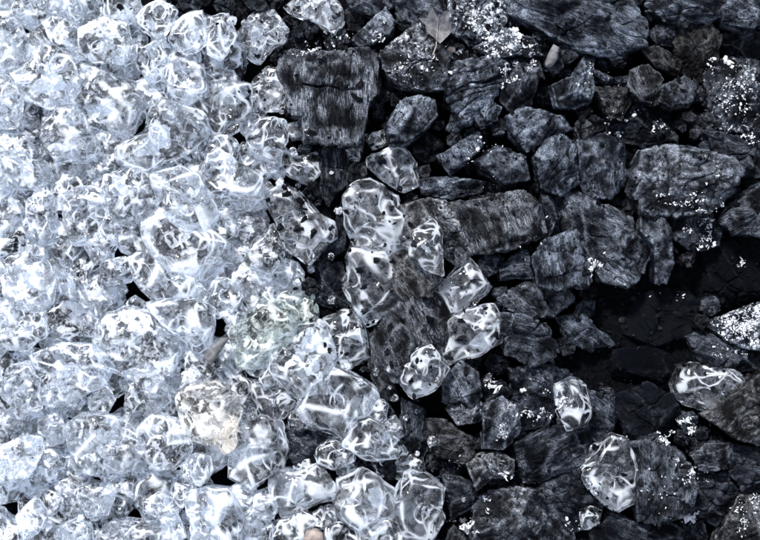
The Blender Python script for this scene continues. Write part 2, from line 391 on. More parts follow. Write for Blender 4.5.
# ------------------------------------------------------------------ charcoal traced from the photograph
# (nickname, outline, top height mm, grain angle, kind, brown, ash, grey)
COAL = [
 ("square upright charcoal block with a crack across it", "283,60 298,53 330,56 372,53 378,62 375,95 366,107 360,141 333,143 306,139 303,118 291,113 287,90 281,75", 52, 88, 'grain', .45,.02,1.0),
 ("five-sided charcoal slab sprinkled with white ash", "382,55 400,40 420,28 438,44 446,57 443,87 423,90 395,85 383,70", 52, 20, 'rough', .55,.62,.85),
 ("blue-grey charcoal lump split by long cracks", "445,77 452,63 480,60 502,56 508,67 503,83 490,103 470,123 457,123 448,97", 50, 165, 'smooth', 0,.35,.95),
 ("rounded blue-grey charcoal lump with a pale frosted right side", "386,126 400,103 417,97 433,103 435,117 423,132 407,145 390,145", 45, 120, 'smooth', .05,.42,.95),
 ("small ribbed charcoal stub with pale stripes", "437,157 472,137 481,147 451,174", 38, 62, 'grain', 0,.45,1.0),
 ("dark triangular lump of charcoal", "473,163 497,147 524,158 528,180 502,184 480,173", 38, 30, 'smooth', .1,.12,.7),
 ("small round charcoal nub", "474,110 490,101 500,109 496,122 481,129 474,120", 36, 80, 'ring', 0,.15,.9),
 ("upright narrow sliver of charcoal", "446,131 455,110 462,118 470,124 458,132", 34, 70, 'grain', .1,.1,.8),
 ("dull dark wedge of charcoal", "506,60 537,60 541,73 528,110 513,113 499,100 505,80", 42, 60, 'smooth', .2,.1,.55),
 ("horned charcoal piece with a pointed tip", "551,86 571,77 580,61 588,52 595,58 590,75 594,88 588,103 575,109 556,107", 44, 110, 'smooth', .05,.1,.9),
 ("glossy lumpy charcoal piece", "506,118 523,109 540,112 560,117 570,130 547,141 525,153 511,137", 40, 30, 'smooth', 0,.35,.95),
 ("left one of two round charcoal knobs", "533,158 545,141 562,136 574,148 577,183 560,195 540,188", 44, 95, 'smooth', 0,.3,.9),
 ("right one of two round charcoal knobs", "576,143 600,137 619,141 626,160 623,184 610,198 588,197 578,180", 44, 100, 'smooth', 0,.1,.85),
 ("large slanting charcoal log with deep cross cracks", "512,-6 560,-8 632,-6 643,22 640,45 606,54 575,49 545,33 514,14", 56, 20, 'block', 0,.12,1.0),
 ("cracked charcoal log at the top right", "645,-6 717,-7 723,13 707,25 665,23 648,12", 50, 15, 'block', 0,.12,.95),
 ("cracked charcoal piece in the top right corner", "722,12 735,-6 772,-6 768,25 747,31 722,24", 50, 25, 'block', 0,.12,.95),
 ("small brownish charcoal chip near the top right", "641,50 657,47 679,62 676,77 655,69", 30, 40, 'ring', 1,.08,.45),
 ("dull brown charcoal lump with curling rings", "673,27 707,28 718,40 713,67 697,82 677,70 672,47", 34, 70, 'ring', 1,.05,.42),
 ("purplish grey charcoal nugget with dark veins", "628,73 647,65 661,80 656,103 638,101 627,88", 38, 60, 'grain', .7,.05,.75),
 ("round dim charcoal nugget", "660,87 683,77 694,88 688,107 670,109 659,101", 34, 100, 'ring', .3,.05,.6),
 ("long thin splinter of charcoal, uppermost of two", "587,72 592,69 613,78 618,83 605,84", 36, 15, 'grain', 0,.05,1.0),
 ("second long charcoal splinter", "612,77 634,76 637,83 620,86", 32, 5, 'grain', 0,.05,.6),
 ("brown-grey shard of charcoal", "593,90 627,87 631,101 620,120 609,121 598,101", 32, 10, 'rough', .8,.12,.5),
 ("charcoal lump crusted with white ash crumbs", "704,68 733,60 768,66 768,118 747,133 717,127 706,101", 40, 60, 'rough', .25,.6,.5),
 ("dark charcoal chunk near the right edge below the ash crust", "706,133 745,137 768,128 768,172 742,176 735,160 712,150", 32, 20, 'block', .1,.2,.5),
 ("pale grey charcoal loaf with frosted front edge", "632,173 641,153 662,148 700,151 728,160 738,172 729,192 706,212 675,216 644,213 632,196", 54, 10, 'smooth', .25,.45,1.0),
 ("ridged charcoal slab cut by the right edge", "728,207 746,192 770,178 770,236 735,234 720,222", 44, 155, 'grain', .3,.15,.8),
 ("large charcoal chunk broken into blocks", "548,197 577,194 593,203 623,212 634,230 651,247 641,272 625,285 600,278 583,253 561,231", 50, 30, 'block', .2,.12,1.0),
 ("smooth rounded end of charcoal", "640,217 657,214 668,230 671,262 665,281 653,281 650,247 638,232", 42, 90, 'smooth', .1,.12,.8),
 ("small upright charcoal block with combed vertical ridges", "531,258 545,243 573,233 583,245 588,280 582,286 555,289 537,284", 50, 82, 'grain', 0,.02,1.0),
 ("banded charcoal piece beside the deep black hollow", "558,319 580,315 608,335 614,345 590,351 566,338", 22, 40, 'grain', 0,.05,.75),
 ("charcoal chunk thick with white ash at the right edge", "704,323 735,313 768,301 768,350 747,346 730,342", 40, 30, 'rough', .1,.85,.7),
 ("speckled charcoal piece under the white ash", "688,338 705,329 730,345 768,354 762,371 735,368 700,366", 30, 30, 'block', .1,.4,.6),
 ("big wood-grained charcoal block with slanting stripes", "457,204 490,197 523,194 536,208 541,235 504,250 472,251 458,230", 54, 68, 'grain', .6,.06,1.0),
 ("matte grey-brown charcoal chunk", "400,208 430,200 457,204 458,230 470,253 453,263 440,252 408,250 399,240", 50, 55, 'rough', .7,.1,1.0),
 ("brownish fibrous charcoal stub", "388,260 411,250 443,280 430,294 407,301 396,290", 46, 50, 'grain', .9,.05,1.0),
 ("long charcoal log with slanting grain", "371,340 385,318 402,302 440,291 449,310 446,355 430,381 395,376 380,361", 44, 65, 'grain', .55,.06,.85),
 ("glossy flat charcoal sliver", "419,180 450,177 483,182 480,192 450,200 424,194", 42, 8, 'smooth', 0,.3,.95),
 ("small dark grainy charcoal stub", "496,267 525,252 531,277 500,281", 40, 0, 'grain', .1,.1,.8),
 ("rounded charcoal piece with a vertical crease", "499,298 525,283 567,286 573,300 553,316 525,319 507,308", 42, 20, 'smooth', .3,.08,.8),
 ("wide flaky charcoal lump", "500,314 523,317 550,327 554,355 528,363 505,353", 36, 15, 'block', .1,.25,.65),
 ("standing charcoal stick with diagonal fibres", "444,381 460,362 477,373 481,396 464,407 443,400", 46, 60, 'grain', .2,.1,.9),
 ("small grey cut end of charcoal", "446,408 473,397 483,407 481,420 457,424", 42, 20, 'rough', .4,.2,.9),
 ("egg-shaped charcoal with pale vertical streaks", "482,407 500,397 517,409 519,430 503,445 484,446", 44, 82, 'rough', .25,.5,.85),
 ("brown-black charcoal lump near the bottom centre", "428,420 447,421 471,437 473,457 457,463 430,450", 40, 15, 'grain', .9,.05,.62),
 ("faceted charcoal lump with an ash tip", "466,463 480,455 497,451 512,460 511,477 491,476 477,488", 40, 60, 'rough', .7,.12,.85),
 ("large charcoal lump in dark layers", "516,443 540,433 560,427 592,434 586,463 550,474 526,484 521,470", 42, 155, 'grain', .05,.12,.7),
 ("dark smooth charcoal slab", "443,474 462,478 477,488 473,507 451,518", 28, 40, 'smooth', .2,.12,.42),
 ("broad charcoal face at the bottom edge", "475,503 490,495 515,487 536,493 560,515 575,534 576,548 474,548", 44, 45, 'rough', .4,.15,.75),
 ("striped charcoal behind the ringed ice", "560,411 583,391 610,400 618,420 600,436 565,441", 32, 45, 'grain', 0,.05,.65),
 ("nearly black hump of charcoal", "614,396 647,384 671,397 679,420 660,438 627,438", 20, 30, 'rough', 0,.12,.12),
 ("upright charcoal block with split vertical grain", "632,448 660,439 683,457 691,485 684,507 660,521 638,518 637,480", 48, 88, 'block', .2,.08,.72),
 ("large brown-grey charcoal slab with growth rings", "703,414 730,395 752,377 770,368 770,446 735,437", 44, 150, 'ring', .8,.1,.72),
 ("charcoal knot with curling rings", "690,454 703,443 727,442 732,459 714,468 697,468", 36, 10, 'ring', .35,.25,.8),
 ("speckled charcoal block in the bottom right corner", "718,530 738,494 770,497 770,548 712,548", 44, 60, 'rough', .85,.5,.75),
 ("dark charcoal stretch along the bottom", "593,533 612,512 640,524 662,520 680,530 686,548 594,548", 30, 30, 'grain', .1,.12,.5),
 ("dark flat charcoal left of the round ice", "516,485 545,480 580,464 585,486 600,505 595,528 575,530 545,500", 26, 40, 'smooth', .05,.12,.5),
 ("grey twisted charcoal at the top centre", "352,40 372,22 385,8 393,22 392,40 374,46 360,48", 46, 45, 'smooth', .1,.3,.95),
 ("dark charcoal in the top centre gap", "345,-6 388,-6 395,8 372,18 352,10", 36, 20, 'smooth', 0,.1,.6),
 ("charcoal shard behind the dry leaf", "395,-6 440,-6 446,18 425,22 405,34 397,22", 40, 60, 'smooth', .1,.3,.7),
 ("charcoal in the ash-dusted gap at the top", "450,-5 500,-6 510,14 500,34 470,45 452,30", 36, 120, 'rough', 0,.72,.7),
 ("ash-flecked bridge of charcoal between two lumps", "475,48 505,30 530,40 540,56 508,58 490,58", 38, 20, 'rough', .1,.72,.6),
 ("charcoal under the ice edge", "310,150 345,147 350,175 330,200 312,190", 30, 85, 'grain', .2,.05,.55),
 ("blackish charcoal between ice chunks", "340,200 348,205 345,250 322,262 305,275 300,262 318,246 338,235", 22, 60, 'grain', 0,.05,.4),
 ("flat charcoal under the tall ice", "312,262 342,262 352,300 340,312 315,300", 22, 40, 'rough', 0,.08,.4),
 ("dark charcoal slab behind the slim splinters", "597,105 640,103 668,110 672,135 650,148 625,140 605,128", 24, 10, 'rough', 0,.25,.35),
 ("charcoal in the hollow by the right side", "702,250 735,240 764,250 768,300 735,310 708,298", 11, 30, 'block', 0,.1,.05),  # lumps of the hollow: near-black grey paints in the deep shade
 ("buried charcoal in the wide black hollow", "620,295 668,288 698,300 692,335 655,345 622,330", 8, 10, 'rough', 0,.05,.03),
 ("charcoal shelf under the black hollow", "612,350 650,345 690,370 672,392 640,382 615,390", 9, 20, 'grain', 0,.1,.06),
 ("rough charcoal patch beside the ringed ice", "510,370 545,362 572,376 560,395 548,425 522,430 512,405", 32, 15, 'rough', 0,.4,.5),
 ("charcoal sliver right of the brown block", "540,190 552,200 560,232 546,240 541,220", 30, 70, 'smooth', 0,.1,.5),
 ("mid-dark charcoal below the pale loaf", "672,218 706,216 722,228 716,245 690,250 674,240", 28, 20, 'rough', 0,.45,.4),
 ("grey fibrous charcoal left of the slanting log", "366,330 378,345 392,378 398,398 384,398 370,372", 30, 70, 'grain', .6,.1,.8),
 ("charcoal piece under the ice near the bottom centre", "402,400 425,410 430,445 418,462 402,440", 26, 80, 'grain', .1,.1,.6),
 ("dark charcoal by the shell-thin ice", "288,428 300,408 312,426 340,442 330,462 300,466 286,455", 18, 20, 'smooth', 0,.05,.5),
 ("charcoal ledge along the top right", "655,26 672,28 672,46 655,46 645,36", 30, 10, 'rough', .1,.15,.4),
 ("dim charcoal beneath the top right corner", "718,34 766,32 768,58 735,58 718,62", 26, 20, 'smooth', .1,.12,.4),
 ("charcoal slab right of the ring knot", "730,445 768,450 768,490 740,492 728,470", 28, 20, 'grain', .1,.1,.45),
 ("charcoal at the bottom right below the knot", "695,472 726,472 735,492 716,525 692,512", 24, 15, 'block', .1,.2,.45),
]
CR = {0: [(1.0, 7, "301,85 318,89 334,88 344,91 362,90"), (.8, 5, "303,55 300,75 304,95 303,120"), (.7, 4, "352,56 350,90 353,140"), (.7, 3, "332,58 330,84")],
      2: [(1.0, 5, "447,98 470,84 490,83 504,78"), (.8, 4, "446,76 470,72 500,62"), (.8, 4, "455,118 475,100")],
      25: [(1.0, 5, "663,148 664,175 660,200"), (.9, 4, "714,158 716,180 706,205"), (.8, 3, "640,160 655,190")],
      33: [(1.2, 6, "478,200 492,225 500,248"), (1.0, 5, "497,197 512,225 520,244"), (1.0, 5, "462,206 478,232 487,250"), (.9, 4, "517,196 530,225")],
      34: [(1.0, 5, "424,200 432,214 444,236"), (.9, 4, "446,236 466,230")],
      39: [(1.1, 5, "541,285 545,300 553,315")],
      36: [(1.2, 6, "395,312 415,340 428,370"), (1.0, 5, "420,300 436,330 440,360")],
      1: [(.8, 3, "404,78 412,68 425,62 438,64")]}
TYPES = {}
placed = []          # (px, py, size, nickname or None, category, object)
for i, (nick, s, top, ang, kind, br, ash, gy) in enumerate(COAL):
    P = pts(s); cx, cy, A = centroid(P)
    o = coal('charcoal_lump', P, top, ang, kind, 100 + i, br, ash * 1.0, gy * (1 if cx < 520 else .92), CR.get(i), tilt=(.02, .06) if i == 0 else None)  # right-hand lumps coloured slightly darker to paint in shade on that side
    placed.append([cx, cy, math.sqrt(A), nick, 'charcoal', o])
LUMP = {p[3]: p[5] for p in placed}
# ------------------------------------------------------------------ ice traced from the photograph
# (nickname, outline, frost, ripple, height above what it rests on or None, material)
ICE = [
 # on or over the charcoal
 ("clear ice chunk with dark windows, left of the square charcoal block", "253,80 267,61 285,67 290,100 283,110 254,108", 1.1,.8,0,''),
 ("rounded frosty ice chunk above the dark-windowed one", "232,35 252,14 273,12 288,30 287,44 260,63 240,54", 1.3,.8,0,''),
 ("rough frosted ice chunk at the top edge", "280,6 300,-6 340,-6 341,20 334,33 310,20 291,16", 1.5,.9,0,''),
 ("tapering ice chunk pointing at the charcoal block", "187,90 215,83 250,87 252,106 236,130 222,143 197,135 184,112", .8,.6,0,''),
 ("clear ice chunk below the tapering one", "248,132 262,116 281,120 291,140 275,160 250,160", .8,.7,0,''),
 ("curved ice shard under the square charcoal block", "273,162 286,148 297,158 322,150 321,172 310,184 290,178", .5,.7,0,''),
 ("tiny ice bead at the corner of the square charcoal block", "287,124 303,120 305,138 292,141", .6,.6,0,''),
 ("long slanting ice chunk beside the black gap", "266,194 285,188 300,194 317,214 335,222 336,236 323,246 308,263 291,254 277,233", .7,.8,6,''),
 ("milky scoop-shaped ice chunk", "220,208 243,211 266,207 267,245 246,250 228,226", 1.2,.4,4,''),
 ("tall ridged ice chunk", "346,200 355,184 370,181 400,194 405,214 400,246 385,255 357,250 346,226", .8,.8,0,''),
 ("small dark clear ice bit above the tall ridged chunk", "341,150 352,143 364,146 359,161 346,160", .3,.6,0,''),
 ("thin ice flake beside the round ice knob", "362,136 384,129 388,143 372,150", .7,.5,0,''),
 ("round ice knob with a glossy centre", "368,152 400,147 416,163 420,186 405,195 385,181 370,167", .75,.6,6,''),
 ("large lensed ice chunk with bright rims", "340,270 353,249 385,252 398,270 401,291 395,311 383,328 367,325 354,305 344,290", .55,.8,0,''),
 ("boxy clear ice cube at the edge of the ice", "321,317 338,312 356,313 366,326 370,355 350,366 328,361", .6,.6,0,''),
 ("upper one of two clear ice cubes on charcoal", "434,290 452,272 468,259 480,270 489,287 474,304 450,314", .45,.55,4,''),
 ("lower one of two clear ice cubes on charcoal", "443,328 467,307 493,305 508,338 478,353 452,362 442,350", .75,.6,4,''),
 ("dark transparent ice piece lying on grey charcoal", "410,230 433,220 443,233 444,275 425,268 411,254", .16,.9,-4,''),
 ("hooded clear ice piece on a charcoal log", "396,370 408,350 430,346 447,369 436,386 415,401 400,386", .4,.7,0,''),
 ("lone clear ice cube with white rim near the bottom", "577,464 594,449 611,437 625,441 638,476 632,500 617,508 602,500 586,483", .7,.5,9,''),
 ("small ice crumb below the lone rimmed cube", "577,513 590,507 603,511 600,526 584,529 575,522", .5,.8,0,''),
 ("glassy ice chunk near the right edge with pale rim", "674,384 682,367 703,361 747,376 738,390 707,410 690,407 677,397", .5,.8,0,''),
 ("ring-shaped almost invisible ice piece", "556,386 570,380 588,384 592,402 586,425 566,428 556,410", .14,.9,0,''),
 ("rounded clear ice piece with bright arc rim", "399,471 425,471 441,485 443,518 428,541 405,538 396,505", .35,.5,0,''),
 ("clear square ice chunk with an inner cone", "240,418 262,415 281,423 288,447 280,468 250,458", .6,.7,2,''),
 ("shell-thin curved ice chunk", "246,380 270,384 291,392 300,401 283,421 257,416", .45,.6,0,''),
 ("big clear ice chunk with folded faces", "298,408 312,388 330,367 350,376 372,389 378,398 361,421 343,441 313,427", .6,.7,4,''),
 ("flat sprawling clear ice chunk", "350,425 370,418 386,430 416,440 411,456 365,461 345,446", .55,.8,0,''),
 ("ice chunk with a bright swirl", "272,474 290,468 317,462 333,482 334,500 310,508 287,521 272,503", .75,.8,2,''),
 ("crackled ice chunk left of the bright-arc piece", "333,478 363,469 396,490 401,510 371,537 337,516", .7,.9,0,''),
 ("big pale ice chunk at the bottom", "190,494 210,489 228,490 253,520 240,546 190,546", .9,.5,2,''),
 ("large ice slab tinted pale green", "231,332 238,315 250,300 270,295 287,298 299,311 292,340 262,366 240,363", 1.0,.55,10,'g'),
 ("large domed ice slab beside the green-tinted one", "269,346 284,335 300,325 320,326 328,338 333,360 324,390 296,394 270,371", 1.0,.55,12,''),
 ("teal-shaded sliver of ice", "293,318 297,290 306,296 318,306 318,326 300,326", .6,.5,4,'g'),
 ("round ice chunk tinted green and orange", "180,399 190,387 215,384 232,395 241,411 234,430 215,442 195,438 183,421", 1.1,.5,8,'w'),
 ("orange tinted fragment of ice", "212,440 224,430 240,398 246,411 236,430 238,446 226,452", 1.3,.4,0,'o'),
 # dense mass on the left
 ("ice chunk with a round dimple, upper left", "17,74 30,60 45,45 60,50 76,65 81,82 70,100 48,103 30,95", 1.0,.5,None,''),
 ("wide round-faced ice chunk near the top", "79,85 90,73 110,76 130,84 139,104 125,131 105,140 88,126 78,104", 1.0,.6,None,''),
 ("lavender flat-faced ice block", "45,120 75,108 85,125 99,152 85,161 60,161 48,146", 1.1,.3,None,''),
 ("large oval ice chunk with an inner ellipse", "117,146 130,130 165,106 195,115 201,136 180,155 150,166 125,159", .9,.5,None,''),
 ("narrow ice column cut by the left edge", "-6,76 12,76 20,100 15,122 -6,126", 1.0,.5,None,''),
 ("ice curl in the upper left", "-6,28 15,22 26,40 16,65 -6,70", .7,.7,None,''),
 ("crooked ridge of clear ice near the top left", "46,26 60,15 76,26 86,55 76,65 58,46", .9,.7,None,''),
 ("bubbly ice chunk below the top edge", "84,31 105,22 125,25 133,45 120,61 95,58 84,48", 1.0,.8,None,''),
 ("upper ice chunk against the black gap", "139,14 160,2 176,12 171,25 158,38 142,26", .7,.6,None,''),
 ("jagged ice chunk under the black gap", "139,46 155,40 166,60 160,76 148,81 139,66", .7,.8,None,''),
 ("round ice chunk with a swirled face", "165,73 180,62 200,68 205,90 186,102 170,91", .8,.7,None,''),
 ("frosted curl of ice at the left edge", "-6,158 15,153 30,157 45,165 48,180 35,188 15,186 -6,190", 1.0,.6,None,''),
 ("leaning flat panel of clear ice", "28,189 40,185 54,200 56,235 41,246 30,216", 1.1,.4,None,''),
 ("ice chunk with a tiny dark eye", "61,200 90,190 103,195 105,215 95,238 75,241 61,226", 1.1,.5,None,''),
 ("small ice pyramid with a dark core", "107,214 112,210 123,233 115,241 99,239", .6,.3,None,''),
 ("granular ice chunk right of the small ice pyramid", "105,176 125,168 150,172 161,190 150,211 130,222 115,215 105,196", 1.0,.8,None,''),
 ("snowy-topped ice chunk with a dark belly", "199,170 207,152 220,149 240,165 259,178 256,195 245,206 215,200 199,188", .8,.8,None,''),
 ("ice chunk draped like folded cloth", "156,178 180,172 198,180 206,195 214,212 205,231 185,228 165,214", 1.0,.5,None,''),
 ("round many-ringed ice chunk", "151,226 165,214 185,218 205,230 222,243 218,263 200,276 175,272 160,255 150,240", .9,.7,None,''),
 ("bowl-shaped ice chunk above a black gap", "134,262 150,254 170,262 190,278 193,290 175,302 155,306 143,290", .9,.5,None,''),
 ("ice chunk with streaks between two black gaps", "155,306 175,302 200,303 213,310 211,350 198,351 180,335 158,318", .9,.7,None,''),
 ("big square frosted ice cube", "102,326 110,315 130,313 150,318 165,332 173,350 165,369 125,371 107,362 102,345", 1.3,.5,None,''),
 ("smooth grey facet of ice", "121,310 135,298 149,308 146,318 125,319", .5,.3,None,''),
 ("dark little bead of ice", "190,290 199,284 208,294 206,303 196,303", .2,.5,None,''),
 ("boxy ice chunk with a crusted top", "8,280 18,270 45,265 53,280 50,301 35,309 10,301", 1.1,.8,None,''),
 ("mottled ice chunk at the left edge, mid-height", "-6,306 20,300 45,312 49,335 30,351 -6,346", 1.2,.7,None,''),
 ("narrow bent strip of clear ice", "50,263 60,261 81,285 76,299 60,291", .8,.6,None,''),
 ("smooth pale oval ice piece", "84,241 100,234 118,242 112,259 95,263", 1.1,.4,None,''),
 ("small loop of clear ice", "77,326 87,313 98,320 95,336 83,334", 1.0,.6,None,''),
 ("clear ice block with vertical lines", "103,262 125,257 136,270 128,281 105,283", 1.0,.7,None,''),
 ("broad snowy ice chunk", "36,356 65,345 95,348 109,362 100,379 60,376 40,371", 1.2,.7,None,''),
 ("wide fan-shaped pale ice chunk", "40,376 62,368 96,368 101,385 75,396 55,406 41,396", 1.1,.5,None,''),
 ("ice chunk with a woven-looking surface", "8,370 28,366 39,380 38,405 20,413 7,396", 1.1,.8,None,''),
 ("big bowl-shaped ice chunk with two dark pockets", "67,426 85,418 105,420 131,425 141,445 130,466 105,474 80,466 69,446", 1.0,.5,None,''),
 ("grey crinkled ice nugget", "42,421 55,414 65,425 63,440 50,444 41,433", .8,.8,None,''),
 ("milky little pebble of ice", "68,396 78,392 84,403 78,411 70,406", 1.4,.3,None,''),
 ("coiled ice chunk between black gaps", "89,396 105,388 114,400 105,413 92,409", .8,.7,None,''),
 ("ice chunk with concentric arcs", "142,431 155,418 175,418 191,430 189,450 172,466 155,463 142,449", 1.0,.6,None,''),
 ("small round white ice ball", "183,374 192,366 200,375 192,383 184,381", 1.3,.3,None,''),
 ("ice chunk netted with fine lines", "126,371 150,368 162,378 166,400 148,413 129,406", .9,.9,None,''),
 ("crushed ice wad at the left edge", "-6,448 20,440 37,440 43,455 31,476 -6,479", 1.2,.9,None,''),
 ("ribbed ice chunk in the lower left", "19,516 35,500 46,505 43,526 25,539", .9,.7,None,''),
 ("peaked ice chunk at the bottom edge", "61,531 75,519 89,525 91,547 61,547", 1.0,.6,None,''),
 ("tiny ring of ice, lower left", "49,501 55,494 63,500 62,508 52,509", 1.1,.4,None,''),
 ("wedge of ice left of the black slit", "79,496 100,489 113,495 106,513 88,516", .9,.5,None,''),
 ("rounded ice chunk above the dark pocket", "177,466 195,455 208,458 212,470 200,483 190,481", .8,.7,None,''),
 ("V-shaped piece of pale ice", "139,494 150,500 160,508 172,500 181,489 177,511 160,518 144,511", 1.1,.4,None,''),
 ("arched clear ice chunk near the bottom edge", "189,503 205,497 216,505 222,536 210,547 194,541", .8,.6,None,''),
 ("clear kite-shaped ice chunk", "177,485 196,490 192,501 180,511 175,500", .7,.4,None,''),
 ("leaf-shaped ice chunk near the bottom", "162,520 175,511 184,535 175,547 164,536", .9,.5,None,''),
 ("speckled ice chunk in the top left", "40,-6 70,-6 85,10 75,21 51,15", .8,.8,None,''),
 ("grey granular ice chunk at the top edge", "104,-6 136,-6 139,14 125,22 108,16", .7,.9,None,''),
 ("clouded ice lump left of the rounded frosty chunk", "208,20 228,15 236,35 226,60 210,52", .8,.8,None,''),
 ("wavy ice chunk behind the swirled one", "175,20 200,14 206,40 190,56 172,40", .8,.8,None,''),
]
HOLES = [(184,295,9),(217,324,8),(134,290,8),(146,303,6),(93,415,7),(120,400,7),(12,508,9),(134,514,6),(222,478,13),(256,396,9),(297,448,12),(150,30,7),(165,8,6),(150,70,5),(175,3,14),(197,2,12),(222,5,12),(150,2,9),(330,200,8),(272,182,3),(290,222,3),(268,225,2),(245,370,1),(35,403+46,3),(310,290,12),(243,72,4),(240,140,4),(270,420,1),(258,235,0)]
EDGE = [(-10,100),(10,120),(20,225),(60,238),(100,245),(130,280),(160,292),(200,268),(230,278),(255,295),(290,300),(330,325),(370,350),(400,380),(440,405),(470,420),(500,432),(550,440)]
def edge(y):
    for (y0, x0), (y1, x1) in zip(EDGE, EDGE[1:]):
        if y0 <= y <= y1: return x0 + (x1 - x0) * (y - y0) / (y1 - y0)
    return 440
cover = np.zeros((600, 520), np.uint8)        # 1 px cells, offset 30
def paint(P):
    xs = [p[0] for p in P]; ys = [p[1] for p in P]
    for y in range(max(-30, int(min(ys))), min(569, int(max(ys)) + 1)):
        for x in range(max(-30, int(min(xs))), min(489, int(max(xs)) + 1)):
            if inside(P, x, y): cover[y + 30, x + 30] += 1
ice_top = []
for i, it in enumerate(ICE):
    paint(pts(it[1]))

def blob(rng, x, y, r):
    n = rng.randint(6, 8); a0 = rng.uniform(0, 6.28); e = rng.uniform(.72, 1.0); b = rng.uniform(0, 3.14); P = []
    for k in range(n):
        a = a0 + k * 6.283 / n + rng.uniform(-.22, .22); q = r * rng.uniform(.84, 1.16)
        u, v = q * math.cos(a), q * math.sin(a) * e
        P.append((x + u * math.cos(b) - v * math.sin(b), y + u * math.sin(b) + v * math.cos(b)))
    return P
rng = random.Random(11); fill = []
for r0, tries, lim in ((26, 3000, .40), (20, 6000, .55), (15, 8000, .70), (11, 4000, .76)):
    for _ in range(tries):
        y = rng.uniform(-8, 548); x = rng.uniform(-8, edge(y) - r0 * .55); r = r0 * rng.uniform(.9, 1.12)
        if any(math.hypot(x - hx, y - hy) < r * .82 + hr for hx, hy, hr in HOLES if hr > 0): continue
        if y > 372 and x > 285 - (y - 372) * .25 and rng.random() < .93: continue
        P = blob(rng, x, y, r); k = int(r)
        w = cover[int(y) + 30 - k:int(y) + 31 + k, int(x) + 30 - k:int(x) + 31 + k] > 0
        if w.size == 0 or w.mean() > lim: continue
        paint(P); fill.append((P, x, y, r))
# the buried layer first, then the traced chunks on it
for i, (P, x, y, r) in enumerate(fill):
    H = r * rng.uniform(.75, .95); o = ice('ice_chunk', P, 17 + rng.uniform(-3, 7), 900 + i, rng.uniform(.4, .85) * (1.3 - x * .0016), rng.uniform(.02, .22), H=H, grow=1.2)  # milkier toward the left, painting in the brighter glow on that side
    placed.append([x, y, r * 1.7, None, 'ice', o])
for i, (nick, s, fr, rp, lift, m) in enumerate(ICE):
    P = pts(s); cx, cy, A = centroid(P); size = math.sqrt(A); wx, wy = world(cx, cy)
    rr = random.Random(i); H = size * rr.uniform(.36, .44)
    if lift is None: z = 37 + rr.uniform(-3, 6)
    else:
        z = hget(wx, wy, size * .35, 60) * (.9 if cx < 300 else 1.0) + H * .72 + lift
        z = min(z, 78)
        z = max(z, H + 2)
    o = ice('ice_chunk', P, z, 300 + i, fr * (.7 if m else (.63 - .0012 * (cx - 100)) if lift is None else .6 if fr > .9 else .24), rp * (.16 if lift is None or fr > .9 else .2), {'': M_ICE, 'g': M_GREEN, 'w': M_WARM, 'o': M_ORANGE}[m], H=H, sub=6 if size > 38 and lift is None else None, grow=1.26 if lift is None else 1.14)  # packed chunks get more milk leftward, putting the left glow into the colour
    placed.append([cx, cy, size, nick, 'ice', o])

# splinters of ice strewn over the charcoal near the edge of the ice
rng = random.Random(31); shards = []
for _ in range(400):
    y = rng.uniform(0, 540); x = edge(y) + abs(rng.gauss(0, 26)) - 4
    if len(shards) > 34 or any(math.hypot(x - a, y - b) < 11 for a, b in shards): continue
    if any(inside(pts(it[1]), x, y) for it in ICE): continue
    shards.append((x, y)); r = rng.uniform(2.2, 5.5); wx, wy = world(x, y)
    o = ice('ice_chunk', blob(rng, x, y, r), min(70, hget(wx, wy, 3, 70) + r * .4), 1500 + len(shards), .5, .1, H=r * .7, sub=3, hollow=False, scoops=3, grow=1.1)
    placed.append([x, y, r * 1.7, None, 'shard', o])
# ------------------------------------------------------------------ filler charcoal in the remaining gaps
rng = random.Random(5); nf = 0
cov = np.zeros((600, 800), np.uint8)
def paint2(P):
    xs = [p[0] for p in P]; ys = [p[1] for p in P]
    for y in range(max(-20, int(min(ys))), min(569, int(max(ys)) + 1)):
        for x in range(max(-20, int(min(xs))), min(779, int(max(xs)) + 1)):
            if inside(P, x, y): cov[y + 20, x + 20] = 1
for it in COAL: paint2(pts(it[1]))
for it in ICE: paint2(pts(it[1]))
DARK = [(640,315,45),(675,345,25),(330,200,12),(590,370,25),(690,285,22),(640,390,12),(500,240,10),(510,260,8),(380,390,8),(430,405,8),(345,150,6)]
for r0, tries, lim in ((17, 1500, .16), (12, 2500, .22), (8.5, 3500, .3)):
    for _ in range(tries):
        y = rng.uniform(-4, 544); x = rng.uniform(130, 764); r = r0 * rng.uniform(.85, 1.15)
        if x < (edge(y) + r * .9 if y < 385 else 268): continue
        if nf > 115: break
        if any(math.hypot(x - a, y - b) < c + r * .5 for a, b, c in DARK): continue
        k = int(r); w = cov[int(y) + 20 - k:int(y) + 21 + k, int(x) + 20 - k:int(x) + 21 + k]
        if w.size == 0 or w.mean() > lim: continue
        P = blob(rng, x, y, r); paint2(P); nf += 1
        o = coal('charcoal_lump', P, rng.uniform(16, 30), rng.uniform(0, 180), rng.choice(('grain', 'rough', 'smooth', 'block', 'ring')), 700 + nf,
                 rng.choice((0, .1, .2, .45)), rng.choice((.05, .2, .35)), rng.uniform(.2, .5), sub=5)
        placed.append([x, y, r * 1.7, None, 'charcoal', o])

